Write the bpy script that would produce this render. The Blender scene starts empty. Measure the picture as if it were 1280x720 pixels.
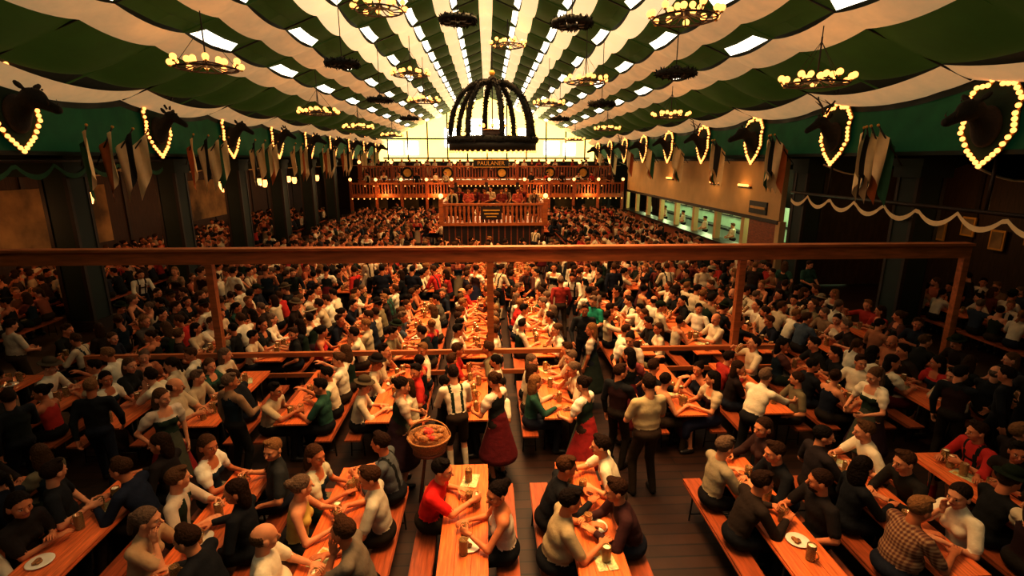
import bpy, math, random
import numpy as np
from mathutils import Vector, Matrix
random.seed(11)
scene = bpy.context.scene
D = bpy.data

# ------------------------------------------------------------------ materials
def mat(name, col, rough=0.6, var=0.25, scale=6.0, emit=None, es=0.0, metal=0.0, bump=0.0, spec=0.5, trans=0.0, stretch=None, sample=False):
    m = D.materials.new(name); m.use_nodes = True
    nt = m.node_tree; b = nt.nodes['Principled BSDF']
    tc = nt.nodes.new('ShaderNodeTexCoord'); mp = nt.nodes.new('ShaderNodeMapping')
    nt.links.new(tc.outputs['Object'], mp.inputs['Vector'])
    if stretch: mp.inputs['Scale'].default_value = stretch
    n = nt.nodes.new('ShaderNodeTexNoise'); n.inputs['Scale'].default_value = scale; n.inputs['Detail'].default_value = 4
    nt.links.new(mp.outputs['Vector'], n.inputs['Vector'])
    r = nt.nodes.new('ShaderNodeValToRGB')
    c = np.array(col)
    r.color_ramp.elements[0].position = 0.3; r.color_ramp.elements[1].position = 0.7
    r.color_ramp.elements[0].color = (*np.clip(c*(1-var), 0, 1), 1)
    r.color_ramp.elements[1].color = (*np.clip(c*(1+var), 0, 1), 1)
    nt.links.new(n.outputs['Fac'], r.inputs['Fac'])
    nt.links.new(r.outputs['Color'], b.inputs['Base Color'])
    b.inputs['Roughness'].default_value = rough; b.inputs['Metallic'].default_value = metal
    b.inputs['Specular IOR Level'].default_value = spec
    b.inputs['Transmission Weight'].default_value = trans
    if emit is not None:
        b.inputs['Emission Color'].default_value = (*emit, 1); b.inputs['Emission Strength'].default_value = es
        if not sample: m.cycles.emission_sampling = 'NONE'
    if bump > 0:
        bp = nt.nodes.new('ShaderNodeBump'); bp.inputs['Strength'].default_value = bump; bp.inputs['Distance'].default_value = 0.02
        nt.links.new(n.outputs['Fac'], bp.inputs['Height']); nt.links.new(bp.outputs['Normal'], b.inputs['Normal'])
    return m

def ramp_mat(name, cols, rough, bump=0.0, bscale=12, objcol=False, spec=.2):
    m = D.materials.new(name); m.use_nodes = True
    nt = m.node_tree; b = nt.nodes['Principled BSDF']
    oi = nt.nodes.new('ShaderNodeObjectInfo')
    tc = nt.nodes.new('ShaderNodeTexCoord')
    n = nt.nodes.new('ShaderNodeTexNoise'); n.inputs['Scale'].default_value = bscale; n.inputs['Detail'].default_value = 3
    nt.links.new(tc.outputs['Object'], n.inputs['Vector'])
    if objcol: src = oi.outputs['Color']
    else:
        r = nt.nodes.new('ShaderNodeValToRGB'); r.color_ramp.interpolation = 'CONSTANT'
        while len(r.color_ramp.elements) < len(cols): r.color_ramp.elements.new(0.5)
        for i, c in enumerate(cols):
            r.color_ramp.elements[i].position = i/len(cols); r.color_ramp.elements[i].color = (*c, 1)
        nt.links.new(oi.outputs['Random'], r.inputs['Fac']); src = r.outputs['Color']
    mr = nt.nodes.new('ShaderNodeMapRange'); mr.inputs['To Min'].default_value = 0.7; mr.inputs['To Max'].default_value = 1.15
    nt.links.new(n.outputs['Fac'], mr.inputs['Value'])
    mx = nt.nodes.new('ShaderNodeVectorMath'); mx.operation = 'SCALE'
    nt.links.new(src, mx.inputs[0]); nt.links.new(mr.outputs['Result'], mx.inputs['Scale'])
    nt.links.new(mx.outputs['Vector'], b.inputs['Base Color'])
    b.inputs['Roughness'].default_value = rough
    b.inputs['Specular IOR Level'].default_value = spec
    if bump > 0:
        bp = nt.nodes.new('ShaderNodeBump'); bp.inputs['Strength'].default_value = bump; bp.inputs['Distance'].default_value = 0.03
        nt.links.new(n.outputs['Fac'], bp.inputs['Height']); nt.links.new(bp.outputs['Normal'], b.inputs['Normal'])
    return m

M_skin = ramp_mat('skin', [(.60,.225,.10),(.68,.29,.14),(.52,.18,.075),(.70,.32,.17)], .5)
M_shirt = ramp_mat('shirt_cloth', None, .85, .6, 9, True)
M_shirtR = ramp_mat('crowd_shirt_cloth', [(.75,.64,.48),(.012,.012,.014),(.38,.03,.02),(.5,.4,.26),(.02,.02,.03),(.66,.54,.38),(.05,.02,.012),(.25,.13,.06),(.72,.62,.46),(.015,.012,.01),(.7,.6,.44),(.16,.03,.02),(.03,.04,.06),(.76,.66,.5),(.015,.02,.012),(.45,.13,.06)], .85, .5, 9)
M_trous = ramp_mat('trousers_cloth', [(.008,.008,.01),(.02,.012,.007),(.012,.014,.025),(.01,.008,.008),(.04,.022,.012)], .8, .4)
M_hair = ramp_mat('hair', [(.012,.006,.004),(.028,.011,.005),(.06,.024,.009),(.012,.007,.005),(.04,.016,.007),(.24,.11,.04),(.010,.006,.004),(.07,.028,.011),(.15,.09,.055),(.02,.009,.005),(.10,.045,.018)], .7, .8, 40, spec=.08)
M_shoe = mat('shoe_leather', (.012,.008,.006), .4)
M_vest = ramp_mat('waistcoat_cloth', [(.01,.012,.01),(.03,.008,.008),(.01,.02,.03),(.015,.03,.015)], .8, .3)
M_skirt = ramp_mat('skirt_cloth', [(.12,.01,.012),(.02,.02,.05),(.02,.03,.02),(.04,.014,.02)], .85, .4)
M_apron = ramp_mat('apron_cloth', [(.4,.3,.2),(.08,.02,.02),(.2,.16,.1),(.08,.08,.05)], .85, .3)
M_eye = mat('eye_white', (.75,.7,.62), .3, .02)
M_lip = mat('lips', (.42,.1,.07), .5, .1)
M_hat = ramp_mat('hat_felt', [(.015,.02,.01),(.3,.24,.16),(.02,.013,.01),(.10,.07,.04)], .9, .3, spec=.05)
PM = [M_skin, M_shirt, M_trous, M_hair, M_shoe, M_vest, M_skirt, M_apron, M_eye, M_lip, M_hat]
M_redskirt = mat('red_skirt_cloth', (.32,.015,.012), .85, .3, 10, bump=.4)

def plaid():
    m = D.materials.new('plaid_cloth'); m.use_nodes = True
    nt = m.node_tree; b = nt.nodes['Principled BSDF']; tc = nt.nodes.new('ShaderNodeTexCoord')
    outs = []
    for ax in ('X', 'Z'):
        w = nt.nodes.new('ShaderNodeTexWave'); w.bands_direction = ax; w.inputs['Scale'].default_value = 9
        nt.links.new(tc.outputs['Object'], w.inputs['Vector']); outs.append(w.outputs['Fac'])
    a = nt.nodes.new('ShaderNodeMath'); a.operation = 'ADD'
    nt.links.new(outs[0], a.inputs[0]); nt.links.new(outs[1], a.inputs[1])
    r = nt.nodes.new('ShaderNodeValToRGB'); r.color_ramp.interpolation = 'CONSTANT'
    h = nt.nodes.new('ShaderNodeMath'); h.operation = 'MULTIPLY'; h.inputs[1].default_value = .5
    nt.links.new(a.outputs[0], h.inputs[0]); nt.links.new(h.outputs[0], r.inputs['Fac'])
    r.color_ramp.elements.new(.5)
    for e, p, c in zip(r.color_ramp.elements, (0, .35, .7), ((.10,.03,.015), (.22,.10,.045), (.32,.2,.11))):
        e.position = p; e.color = (*c, 1)
    nt.links.new(r.outputs['Color'], b.inputs['Base Color']); b.inputs['Roughness'].default_value = .85
    return m
M_plaid = plaid()

M_table = mat('lacquered_table_wood', (.66,.17,.048), .3, .3, 3.0, stretch=(14,1.2,4), bump=.1)
M_bench = mat('bench_wood', (.30,.07,.02), .4, .35, 3.0, stretch=(14,1.2,4))
M_steel = mat('dark_steel', (.03,.025,.02), .4, .2, metal=.6)
M_beam = mat('varnished_pine_beam', (.40,.12,.032), .45, .3, 2.0, stretch=(1,8,8))
M_wood = mat('brown_wood', (.28,.07,.02), .5, .35, 3.0, stretch=(2,2,8))
M_woodd = mat('dark_wood', (.022,.009,.005), .6, .35, 3.0)
M_wall = mat('stained_wall_boards', (.045,.018,.008), .7, .4, 3.0, stretch=(2,6,.6))
M_cream = mat('cream_plaster', (.62,.42,.2), .85, .08, 1.5)
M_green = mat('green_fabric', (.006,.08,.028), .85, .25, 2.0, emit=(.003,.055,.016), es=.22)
M_greend = mat('dark_green_paint', (.003,.014,.009), .7, .3, 2.0)
M_roofg = mat('green_tent_fabric', (.012,.05,.008), .85, .35, 1.2, emit=(.04,.062,.006), es=.36)  # emission stands in for daylight soaking through the cloth
M_roofw = mat('white_tent_fabric', (.62,.44,.25), .85, .16, 1.6, emit=(1,.70,.34), es=.28)  # outer white strips: dimmer copy, daylight put in as emission
M_roofc = mat('white_tent_fabric_glow', (.75,.62,.42), .85, .14, 1.6, emit=(1,.80,.46), es=.74)  # same white cloth near the ridge, painted brighter with more daylight emission
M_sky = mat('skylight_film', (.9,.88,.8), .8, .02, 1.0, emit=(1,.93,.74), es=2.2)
M_outer = mat('outer_roof_fabric', (.03,.03,.02), .9, .2)
M_gable = mat('daylit_gable_fabric', (.9,.7,.3), .8, .35, .35, emit=(1,.66,.2), es=2.3)
M_win = mat('bright_window', (.9,.9,.8), .8, .1, .6, emit=(1,.92,.7), es=7)
M_bulb = mat('warm_bulb', (1,.6,.2), .3, .01, emit=(1,.38,.11), es=2.3)
M_lant = mat('lantern_glass', (1,.8,.5), .3, .01, emit=(1,.46,.15), es=2.6)
M_leaf = mat('fir_garland', (.005,.006,.003), .9, .5, 20, bump=.5)
M_white = mat('white_cloth', (.6,.5,.36), .85, .06, 3)
M_gold = mat('gold_paint', (.6,.33,.06), .4, .2)
M_fur = mat('dark_fur', (.010,.006,.004), .8, .4, 20, bump=.6)
M_antler = mat('antler_bone', (.05,.025,.013), .6, .3, 10)
M_black = mat('green_felt', (.006,.03,.014), .9, .3)
M_blackp = mat('black_paint', (.006,.006,.005), .6, .3)
M_glass = mat('beer_glass', (.85,.55,.22), .08, .05, trans=.75)
M_beer = mat('lager', (.75,.3,.03), .15, .1, emit=(.8,.3,.03), es=.05)
M_foam = mat('beer_foam', (.85,.75,.55), .8, .05)
M_paper = mat('printed_paper', (.5,.5,.28), .7, .45, 30)
M_plate = mat('porcelain', (.75,.7,.6), .25, .03)
M_food = mat('roast_food', (.3,.12,.03), .6, .6, 40)
M_brass = mat('brass', (.8,.5,.15), .25, .1, metal=.9)
M_wick = mat('wicker', (.42,.2,.07), .7, .5, 60, bump=.6)
M_check = mat('red_gingham', (.5,.05,.03), .8, .6, 40)
M_flagg = mat('flag_green', (.02,.11,.05), .8, .1)
M_flagw = mat('flag_white', (.85,.72,.48), .8, .05)
M_flago = mat('flag_orange', (.5,.14,.03), .8, .1)
M_flagk = mat('flag_black', (.012,.012,.012), .8, .1)
M_kit = mat('kitchen_tiles', (.35,.5,.38), .3, .1, 3, emit=(.38,.6,.28), es=.2)  # emission on the tiles stands in for greenish kitchen lighting
M_mur = mat('mural_paint', (.26,.17,.07), .8, .7, .9)

def floor_mat():
    m = D.materials.new('floor_planks'); m.use_nodes = True
    nt = m.node_tree; b = nt.nodes['Principled BSDF']; tc = nt.nodes.new('ShaderNodeTexCoord')
    mp = nt.nodes.new('ShaderNodeMapping'); nt.links.new(tc.outputs['Object'], mp.inputs[0])
    br = nt.nodes.new('ShaderNodeTexBrick'); nt.links.new(mp.outputs[0], br.inputs[0])
    br.inputs['Scale'].default_value = 1; br.inputs['Brick Width'].default_value = 3; br.inputs['Row Height'].default_value = .2
    br.inputs['Mortar Size'].default_value = .012; br.inputs['Color1'].default_value = (.055,.020,.009,1); br.inputs['Color2'].default_value = (.030,.011,.006,1)
    br.inputs['Mortar'].default_value = (.01,.005,.003,1)
    n = nt.nodes.new('ShaderNodeTexNoise'); n.inputs['Scale'].default_value = 3; nt.links.new(tc.outputs['Object'], n.inputs[0])
    mx = nt.nodes.new('ShaderNodeMixRGB'); mx.blend_type = 'MULTIPLY'; mx.inputs[0].default_value = .6
    nt.links.new(br.outputs[0], mx.inputs[1]); nt.links.new(n.outputs[0], mx.inputs[2])
    nt.links.new(mx.outputs[0], b.inputs['Base Color']); b.inputs['Roughness'].default_value = .45
    return m
M_floor = floor_mat()

# ------------------------------------------------------------------ mesh builder
class MB:
    def __init__(s): s.v = []; s.f = []; s.m = []; s.s = []; s.mats = []
    def mi(s, m):
        if m not in s.mats: s.mats.append(m)
        return s.mats.index(m)
    def add(s, vs, fs, m, smooth=False):
        o = len(s.v); s.v.extend([tuple(map(float, x)) for x in vs]); k = s.mi(m)
        for f in fs: s.f.append([i+o for i in f]); s.m.append(k); s.s.append(smooth)
    def box(s, c, d, m, R=None):
        hx, hy, hz = d[0]/2, d[1]/2, d[2]/2
        P = [Vector((x, y, z)) for x in (-hx, hx) for y in (-hy, hy) for z in (-hz, hz)]
        if R is not None: P = [R @ p for p in P]
        P = [p+Vector(c) for p in P]
        s.add(P, [(0,1,3,2),(4,6,7,5),(0,4,5,1),(2,3,7,6),(0,2,6,4),(1,5,7,3)], m)
    def tube(s, path, rad, n, m, caps=True, jit=0):
        path = [Vector(p) for p in path]; rings = []
        up = Vector((0, 0, 1))
        for i, p in enumerate(path):
            t = (path[min(i+1, len(path)-1)]-path[max(i-1, 0)])
            t = t.normalized() if t.length > 1e-9 else Vector((0,0,1))
            a = t.cross(up)
            if a.length < .05: a = t.cross(Vector((1, 0, 0)))
            a.normalize(); b = t.cross(a)
            r = rad[i] if hasattr(rad, '__len__') else rad
            rings.append([p+(a*math.cos(2*math.pi*j/n)+b*math.sin(2*math.pi*j/n))*r*(1+random.uniform(-jit, jit)) for j in range(n)])
        vs = [v for r in rings for v in r]; fs = []
        for i in range(len(path)-1):
            for j in range(n):
                fs.append((i*n+j, i*n+(j+1) % n, (i+1)*n+(j+1) % n, (i+1)*n+j))
        if caps: fs.append(tuple(range(n-1, -1, -1))); fs.append(tuple((len(path)-1)*n+j for j in range(n)))
        s.add(vs, fs, m, True)
    def cyl(s, p0, p1, r, m, n=12, r1=None): s.tube([p0, p1], [r, r if r1 is None else r1], n, m)
    def sph(s, c, r, m, n=8, k=5, sc=(1, 1, 1)):
        vs = []; fs = []
        for i in range(k+1):
            th = math.pi*i/k
            for j in range(n):
                ph = 2*math.pi*j/n
                vs.append((c[0]+r*sc[0]*math.sin(th)*math.cos(ph), c[1]+r*sc[1]*math.sin(th)*math.sin(ph), c[2]+r*sc[2]*math.cos(th)))
        for i in range(k):
            for j in range(n): fs.append((i*n+j, (i+1)*n+j, (i+1)*n+(j+1) % n, i*n+(j+1) % n))
        s.add(vs, fs, m, True)
    def lathe(s, prof, c, m, n=16):
        vs = []; fs = []
        for r, z in prof:
            for j in range(n): vs.append((c[0]+r*math.cos(2*math.pi*j/n), c[1]+r*math.sin(2*math.pi*j/n), c[2]+z))
        for i in range(len(prof)-1):
            for j in range(n): fs.append((i*n+j, i*n+(j+1) % n, (i+1)*n+(j+1) % n, (i+1)*n+j))
        s.add(vs, fs, m, True)
    def leaves(s, path, r, cnt, size, m):
        for _ in range(cnt):
            t = random.random()*(len(path)-1.001); i = int(t); p = Vector(path[i]).lerp(Vector(path[i+1]), t-i)
            d = Vector((random.gauss(0, 1), random.gauss(0, 1), random.gauss(0, 1))).normalized()
            q = p+d*r; e = d.cross(Vector((random.random(), random.random(), random.random()))).normalized()*size*.35
            s.add([q-e, q+e, q+d*size], [(0, 1, 2)], m)
    def mesh(s, name):
        me = D.meshes.new(name); me.from_pydata(s.v, [], s.f)
        for m in s.mats: me.materials.append(m)
        me.polygons.foreach_set('material_index', s.m); me.polygons.foreach_set('use_smooth', s.s); me.update()
        return me
    def obj(s, name, loc=(0, 0, 0), rz=0):
        return put(s.mesh(name), name, loc, rz)

def put(me, name, loc=(0, 0, 0), rz=0, coll=None, color=None, sc=1):
    o = D.objects.new(name, me); o.location = loc; o.rotation_euler = (0, 0, rz); o.scale = (sc, sc, sc)
    (coll or scene.collection).objects.link(o)
    if color: o.color = (*color, 1)
    return o
def override(o, slot, m):
    o.material_slots[slot].link = 'OBJECT'; o.material_slots[slot].material = m

# ------------------------------------------------------------------ SDF figures
def Rx(a): c, s = math.cos(a), math.sin(a); return np.array([[1,0,0],[0,c,-s],[0,s,c]])
def Ry(a): c, s = math.cos(a), math.sin(a); return np.array([[c,0,s],[0,1,0],[-s,0,c]])
def Rz(a): c, s = math.cos(a), math.sin(a); return np.array([[c,-s,0],[s,c,0],[0,0,1]])
A = lambda *x: np.array(x, float)

class Field:
    def __init__(s, lo, hi, h):
        s.lo = np.array(lo, float); s.h = h
        s.n = np.ceil((np.array(hi)-s.lo)/h).astype(int)+1
        s.F = np.ones(s.n, np.float32); s.L = np.zeros(s.n, np.uint8)
    def sub(s, lo, hi):
        a = np.clip(np.floor((np.array(lo)-s.lo)/s.h).astype(int), 0, s.n-1); b = np.clip(np.ceil((np.array(hi)-s.lo)/s.h).astype(int)+1, 1, s.n)
        ax = [(s.lo[i]+s.h*np.arange(a[i], b[i])).astype(np.float32) for i in range(3)]
        return tuple(slice(a[i], b[i]) for i in range(3)), ax[0][:, None, None], ax[1][None, :, None], ax[2][None, None, :]
    def merge(s, sl, d, k, lab):
        f = s.F[sl]; L = s.L[sl]
        L[d < f] = lab
        hh = np.maximum(k-np.abs(f-d), 0)/k
        s.F[sl] = np.minimum(f, d)-hh*hh*k*.25
    def clipd(s, d, x, y, z, clip):
        for n, q in clip or []: d = np.maximum(d, n[0]*x+n[1]*y+n[2]*z-q)
        return d
    def cap(s, p0, p1, r0, r1, k, lab, clip=None):
        p0 = np.array(p0, float); p1 = np.array(p1, float); R = max(r0, r1)+k+2*s.h+.01
        sl, x, y, z = s.sub(np.minimum(p0, p1)-R, np.maximum(p0, p1)+R)
        v = p1-p0; q = max(v@v, 1e-9)
        t = np.clip(((x-p0[0])*v[0]+(y-p0[1])*v[1]+(z-p0[2])*v[2])/q, 0, 1)
        d = np.sqrt((x-p0[0]-t*v[0])**2+(y-p0[1]-t*v[1])**2+(z-p0[2]-t*v[2])**2)-(r0+t*(r1-r0))
        s.merge(sl, s.clipd(d, x, y, z, clip), k, lab)
    def ell(s, c, r, R, k, lab, clip=None):
        c = np.array(c, float); m = max(r)+k+2*s.h+.01
        if R is None: R = np.eye(3)
        sl, x, y, z = s.sub(c-m, c+m)
        x0, y0, z0 = x-c[0], y-c[1], z-c[2]; q = 0; g = 0
        for i in range(3):
            w = (R[0, i]*x0+R[1, i]*y0+R[2, i]*z0)
            q = q+(w/r[i])**2; g = g+(w/r[i]**2)**2
        q = np.sqrt(q); g = np.sqrt(g)+1e-6
        d = q*(q-1)/g
        s.merge(sl, s.clipd(d, x, y, z, clip), k, lab)
    def surf(s):
        F = s.F; I = F < 0
        n = s.n
        cnt = np.zeros(n-1, np.int8)
        for i in (0, 1):
            for j in (0, 1):
                for k in (0, 1): cnt += I[i:n[0]-1+i, j:n[1]-1+j, k:n[2]-1+k]
        mask = (cnt > 0) & (cnt < 8)
        idx = np.argwhere(mask); ID = -np.ones(n-1, np.int64); ID[mask] = np.arange(len(idx))
        acc = np.zeros((len(idx), 3)); w = np.zeros(len(idx))
        for ax in range(3):
            o = [a for a in range(3) if a != ax]
            for p in (0, 1):
                for q in (0, 1):
                    a = np.zeros(3, int); a[o[0]] = p; a[o[1]] = q; b = a.copy(); b[ax] = 1
                    ia = idx+a; ib = idx+b
                    fa = F[ia[:, 0], ia[:, 1], ia[:, 2]]; fb = F[ib[:, 0], ib[:, 1], ib[:, 2]]
                    cr = (fa < 0) != (fb < 0)
                    t = np.where(cr, fa/np.where(cr, fa-fb, 1), 0)
                    pos = idx+a.astype(float); pos[:, ax] += t
                    acc += pos*cr[:, None]; w += cr
        V = acc/w[:, None]
        Q = []
        for ax in range(3):
            b1, b2 = ((1, 2), (2, 0), (0, 1))[ax]
            sa = [slice(1, n[i]-1) for i in range(3)]; sa[ax] = slice(0, n[ax]-1)
            sb = list(sa); sb[ax] = slice(1, n[ax])
            ia = I[tuple(sa)]; ib = I[tuple(sb)]
            e = np.argwhere(ia != ib); off = np.array([sa[i].start for i in range(3)]); ins = ia[e[:, 0], e[:, 1], e[:, 2]]; e = e+off
            def cell(d1, d2):
                c = e.copy(); c[:, b1] += d1; c[:, b2] += d2
                return ID[c[:, 0], c[:, 1], c[:, 2]]
            q = np.stack([cell(-1, -1), cell(0, -1), cell(0, 0), cell(-1, 0)], 1)
            q[~ins] = q[~ins][:, ::-1]
            Q.append(q)
        Q = np.concatenate(Q)
        C = np.rint(V[Q].mean(1)).astype(int)
        lab = s.L[C[:, 0], C[:, 1], C[:, 2]].astype(int)
        return V*s.h+s.lo, Q, lab

# ---- heads
def make_head(kind):
    f = Field((-.2, -.21, -.27), (.2, .19, .23), .0072)
    fem = kind in ('long', 'bun', 'pony')
    f.ell((0, -.012, .035), (.076, .098, .092), None, .01, 0)
    f.ell((0, .026, -.02), (.061 if fem else .064, .064, .09), None, .03, 0)
    f.ell((0, .052, -.085), (.026 if fem else .034, .03, .026), None, .035, 0)
    f.cap((-.034, .078, .026), (.034, .078, .026), .012, .012, .02, 0)
    for sx in (-1, 1):
        f.ell((sx*.04, .062, -.03), (.022, .02, .022), None, .02, 0)
        f.ell((sx*.078, -.006, -.008), (.013, .023, .034), None, .006, 0)
        f.ell((sx*.03, .082, .003), (.015, .012, .009), None, .002, 8)
        f.ell((sx*.03, .0925, .003), (.0065, .006, .0065), None, .001, 3)
        f.cap((sx*.018, .095, .024), (sx*.043, .086, .025), .0045, .0035, .002, 3)
    f.cap((0, .09, .008), (0, .113, -.026), .008, .014, .012, 0)
    f.cap((-.019, .088, -.058), (.019, .088, -.058), .0075, .0075, .004, 9)
    f.cap((0, -.012, -.06), (0, -.035, -.24), .054 if not fem else .046, .062, .025, 0)
    hp = [((0, .8, -.6), .006), ((0, 0, -1), .045)]
    if kind == 'bald':
        f.ell((0, -.02, .02), (.084, .099, .083), None, .004, 3, [((0, .9, .2), -.02), ((0, 0, 1), .055), ((0, 0, -1), .05)])
    elif kind != 'none':
        f.ell((0, -.018, .042), (.083, .104, .096), None, .006, 3, hp)
    if kind == 'short': f.ell((.02, .03, .125), (.05, .045, .02), None, .02, 3)
    if kind == 'long':
        f.ell((0, -.055, -.07), (.1, .065, .17), None, .02, 3, [((0, 1, .0), -.005)])
    if kind == 'bun': f.ell((0, -.12, .07), (.045, .045, .045), None, .015, 3)
    if kind == 'pony': f.cap((0, -.11, .05), (0, -.15, -.16), .035, .018, .015, 3)
    if kind == 'hat':
        f.ell((0, -.005, .083), (.15, .165, .013), None, .01, 10)
        f.ell((0, -.01, .125), (.083, .1, .07), None, .015, 10)
    if kind == 'cap':
        f.ell((0, -.015, .07), (.092, .11, .085), None, .006, 10, [((0, 0, -1), -.05)])
        f.ell((0, .11, .055), (.07, .065, .01), None, .01, 10)
    if kind in ('bald', 'hat'):
        f.cap((-.022, .1, -.045), (.022, .1, -.045), .009, .009, .004, 3)
    if kind == 'beard':
        f.ell((0, .045, -.085), (.055, .05, .045), None, .006, 3, [((0, 0, 1), -.068)])
        f.cap((-.024, .1, -.045), (.024, .1, -.045), .009, .009, .004, 3)
    return f.surf()
HEADS = {k: make_head(k) for k in ('short', 'bald', 'long', 'bun', 'pony', 'hat', 'cap', 'beard')}

def make_hand(curl):
    f = Field((-.1, -.05, -.14), (.11, .23, .06), .0055)
    f.cap((0, -.03, 0), (0, .02, 0), .027, .028, .01, 0)
    f.ell((0, .05, 0), (.042, .052, .017), None, .015, 0)
    for i, (x, L) in enumerate(((-.031, .062), (-.0105, .076), (.0105, .08), (.031, .072))):
        p = A(x, .086, 0); a = curl*.5; segs = (.45, .3, .25); r = .0095
        for sgm in segs:
            q = p+A(x*.12, math.cos(a), -math.sin(a))*L*sgm
            f.cap(p, q, r, r*.92, .003, 0); p = q; a += curl; r *= .93
    p = A(.03, .02, -.004); q = A(.062, .055, -.012-.02*curl); e = A(.07-.02*curl, .088, -.02-.045*curl)
    f.cap(p, q, .014, .012, .01, 0); f.cap(q, e, .0115, .0095, .003, 0)
    return f.surf()
HANDS = {'flat': make_hand(.15), 'relax': make_hand(.45), 'grip': make_hand(1.0)}

def ik(S, W, l1, l2, pole):
    v = W-S; d = np.linalg.norm(v)
    if d > (l1+l2)*.985: W = S+v/d*(l1+l2)*.985; v = W-S; d = np.linalg.norm(v)
    a = (l1*l1-l2*l2+d*d)/(2*d); hgt = math.sqrt(max(l1*l1-a*a, 0)); u = v/d
    p = pole-u*(pole@u); p = p/max(np.linalg.norm(p), 1e-6)
    return S+u*a+p*hgt, W

def build_person(sp):
    g = sp.get; seated = g('seated', True); fem = g('fem', False); fat = g('fat', 0.0)
    dress = g('dress', False); slv = g('slv', 'short'); vest = g('vest', False)
    P = A(0, 0, .56 if seated else .95); lean, tw = g('lean', .12), g('twist', 0)
    R = Rz(tw)@Ry(g('side', 0))@Rx(-lean); R2 = Rz(tw*.5)@Rx(-lean*.55)
    w = .93 if fem else 1.08
    mid = P+R2@A(0, 0, .17)
    tp = lambda x, y, z: mid+R@A(x, y, z-.17)
    T = 5 if (dress or vest) else 1
    top = 1 if slv != 'tank' else 0
    wr = {1: np.array(g('RH', (.14, .36, .80)), float), -1: np.array(g('LH', (-.14, .36, .80)), float)}
    allp = np.array([P, tp(0, 0, .6), wr[1], wr[-1], A(.3, .5, 0) if seated else A(.35, .3, 0), A(-.3, -.2, 0)]+[A(*g('fR', (0, 0, 0))), A(*g('fL', (0, 0, 0)))])
    f = Field(allp.min(0)-.32, np.maximum(allp.max(0)+.3, A(-9, -9, 1.2)), .0165)
    f.ell(P, (.168+.035*fat, .125+.04*fat, .115), Rz(tw*.3), .03, 2)
    f.ell(P+R2@A(0, .01+.04*fat, .15), (.145*w+.05*fat, .105+.07*fat, .14), R2, .05, T)
    f.ell(tp(0, .005, .32), (.165*w+.02*fat, .108+.02*fat, .165), R, .05, T)
    if fem:
        for sx in (-1, 1): f.ell(tp(sx*.068, .09, .31), (.06, .05, .058), R, .03, T if dress else 1)
    f.cap(tp(-.145*w, 0, .445), tp(.145*w, 0, .445), .06, .06, .05, 1 if (top or vest) else 0)
    f.cap(tp(0, -.015, .44), tp(0, -.012, .52), .078, .058, .04, 0 if (slv == 'tank' or dress) else 1)
    hn = {}
    for sx in (1, -1):
        S = tp(sx*.18*w, 0, .44); W = wr[sx]
        pole = np.array(g('poleR' if sx > 0 else 'poleL', (sx*.7, -.4, -.8)), float)
        E, W = ik(S, W, .285, .25, pole)
        k = 1.0 if not fem else .85
        f.cap(S, E, .05*k+.006*fat, .041*k, .03, 0); f.cap(E, W, .041*k, .026*k, .012, 0)
        if slv == 'short': f.cap(S, S+(E-S)*.72, .063, .06, .02, 1)
        if slv == 'puff': f.ell(S+(E-S)*.3, (.078, .078, .085), R, .02, 1); f.cap(S, S+(E-S)*.6, .07, .055, .01, 1)
        if slv == 'long': f.cap(S, E, .06, .052, .02, 1); f.cap(E, E+(W-E)*.93, .052, .036, .01, 1)
        if slv == 'roll': f.cap(S, E, .06, .053, .02, 1); f.cap(E, E+(W-E)*.2, .053, .05, .01, 1)
        hn[sx] = (E, W)
        H = P+Rz(tw*.3)@A(sx*.085, .02, -.03)
        if seated: K = A(sx*g('kn', .13), .45, .50); An = A(sx*g('kn', .13)*1.1, g('ft', .40), .085)
        else:
            An = A(sx*.12, 0, .085)+A(*g('fR' if sx > 0 else 'fL', (0, 0, 0)))
            K, An = ik(H, An, .44, .42, A(sx*.15, 1, 0))
        if not dress:
            if g('shorts', False):
                f.cap(H, H+(K-H)*.92, .09, .078, .03, 2); f.cap(K, An, .055, .034, .02, 0); f.cap(K+(An-K)*.35, An, .053, .04, .01, 1)
            else: f.cap(H, K, .09+.01*fat, .064, .03, 2); f.cap(K, An, .065, .05, .02, 2)
        else: f.cap(H, K, .075, .055, .03, 0); f.cap(K, An, .05, .032, .02, 0)
        f.cap(An+A(0, -.02, -.04), An+A(sx*.02, .15, -.05), .044, .034, .015, 4)
    if dress:
        if seated:
            for sx in (1, -1): f.cap(P+A(sx*.08, .03, -.01), A(sx*.12, .46, .5), .115, .1, .06, 6)
            f.ell((0, .5, .4), (.22, .085, .2), None, .06, 6, [((0, 0, -1), -.24)])
        else:
            f.cap(P+A(0, 0, .08), P+A(0, 0, -.5), .135, .30, .05, 6, [((0, 0, -1), -.38)])
    V, Q, lab = f.surf()
    # garment details in the torso frame
    C = V[Q].mean(1); loc = (C-mid)@R; lz = loc[:, 2]+.17
    tor = (lab == 1) | (lab == 5)
    if g('susp', False):
        lab[tor & (np.abs(np.abs(loc[:, 0])-.075-.02*(lz > .4)) < .02) & (lz > .08) & (np.abs(C[:, 0]-mid[0]) < .2)] = 5
        lab[tor & (np.abs(lz-.3) < .02) & (loc[:, 1] > 0) & (np.abs(loc[:, 0]) < .08)] = 5
    if dress:
        lab[(lab == 6) & (np.abs(C[:, 0]) < .15) & (C[:, 1] > .05)] = 7
        lab[(lab == 5) & (lz > .36) & (loc[:, 1] > .02)] = 1
        lab[(lab == 1) & (lz > .40) & (np.abs(loc[:, 0]) < .09) & (loc[:, 1] > .03)] = 0
    if vest: lab[(lab == 5) & (loc[:, 1] > .05) & (np.abs(loc[:, 0]) < .045)] = 1
    Vs, Qs, Ls = [V], [Q], [lab]; o = len(V)
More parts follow.
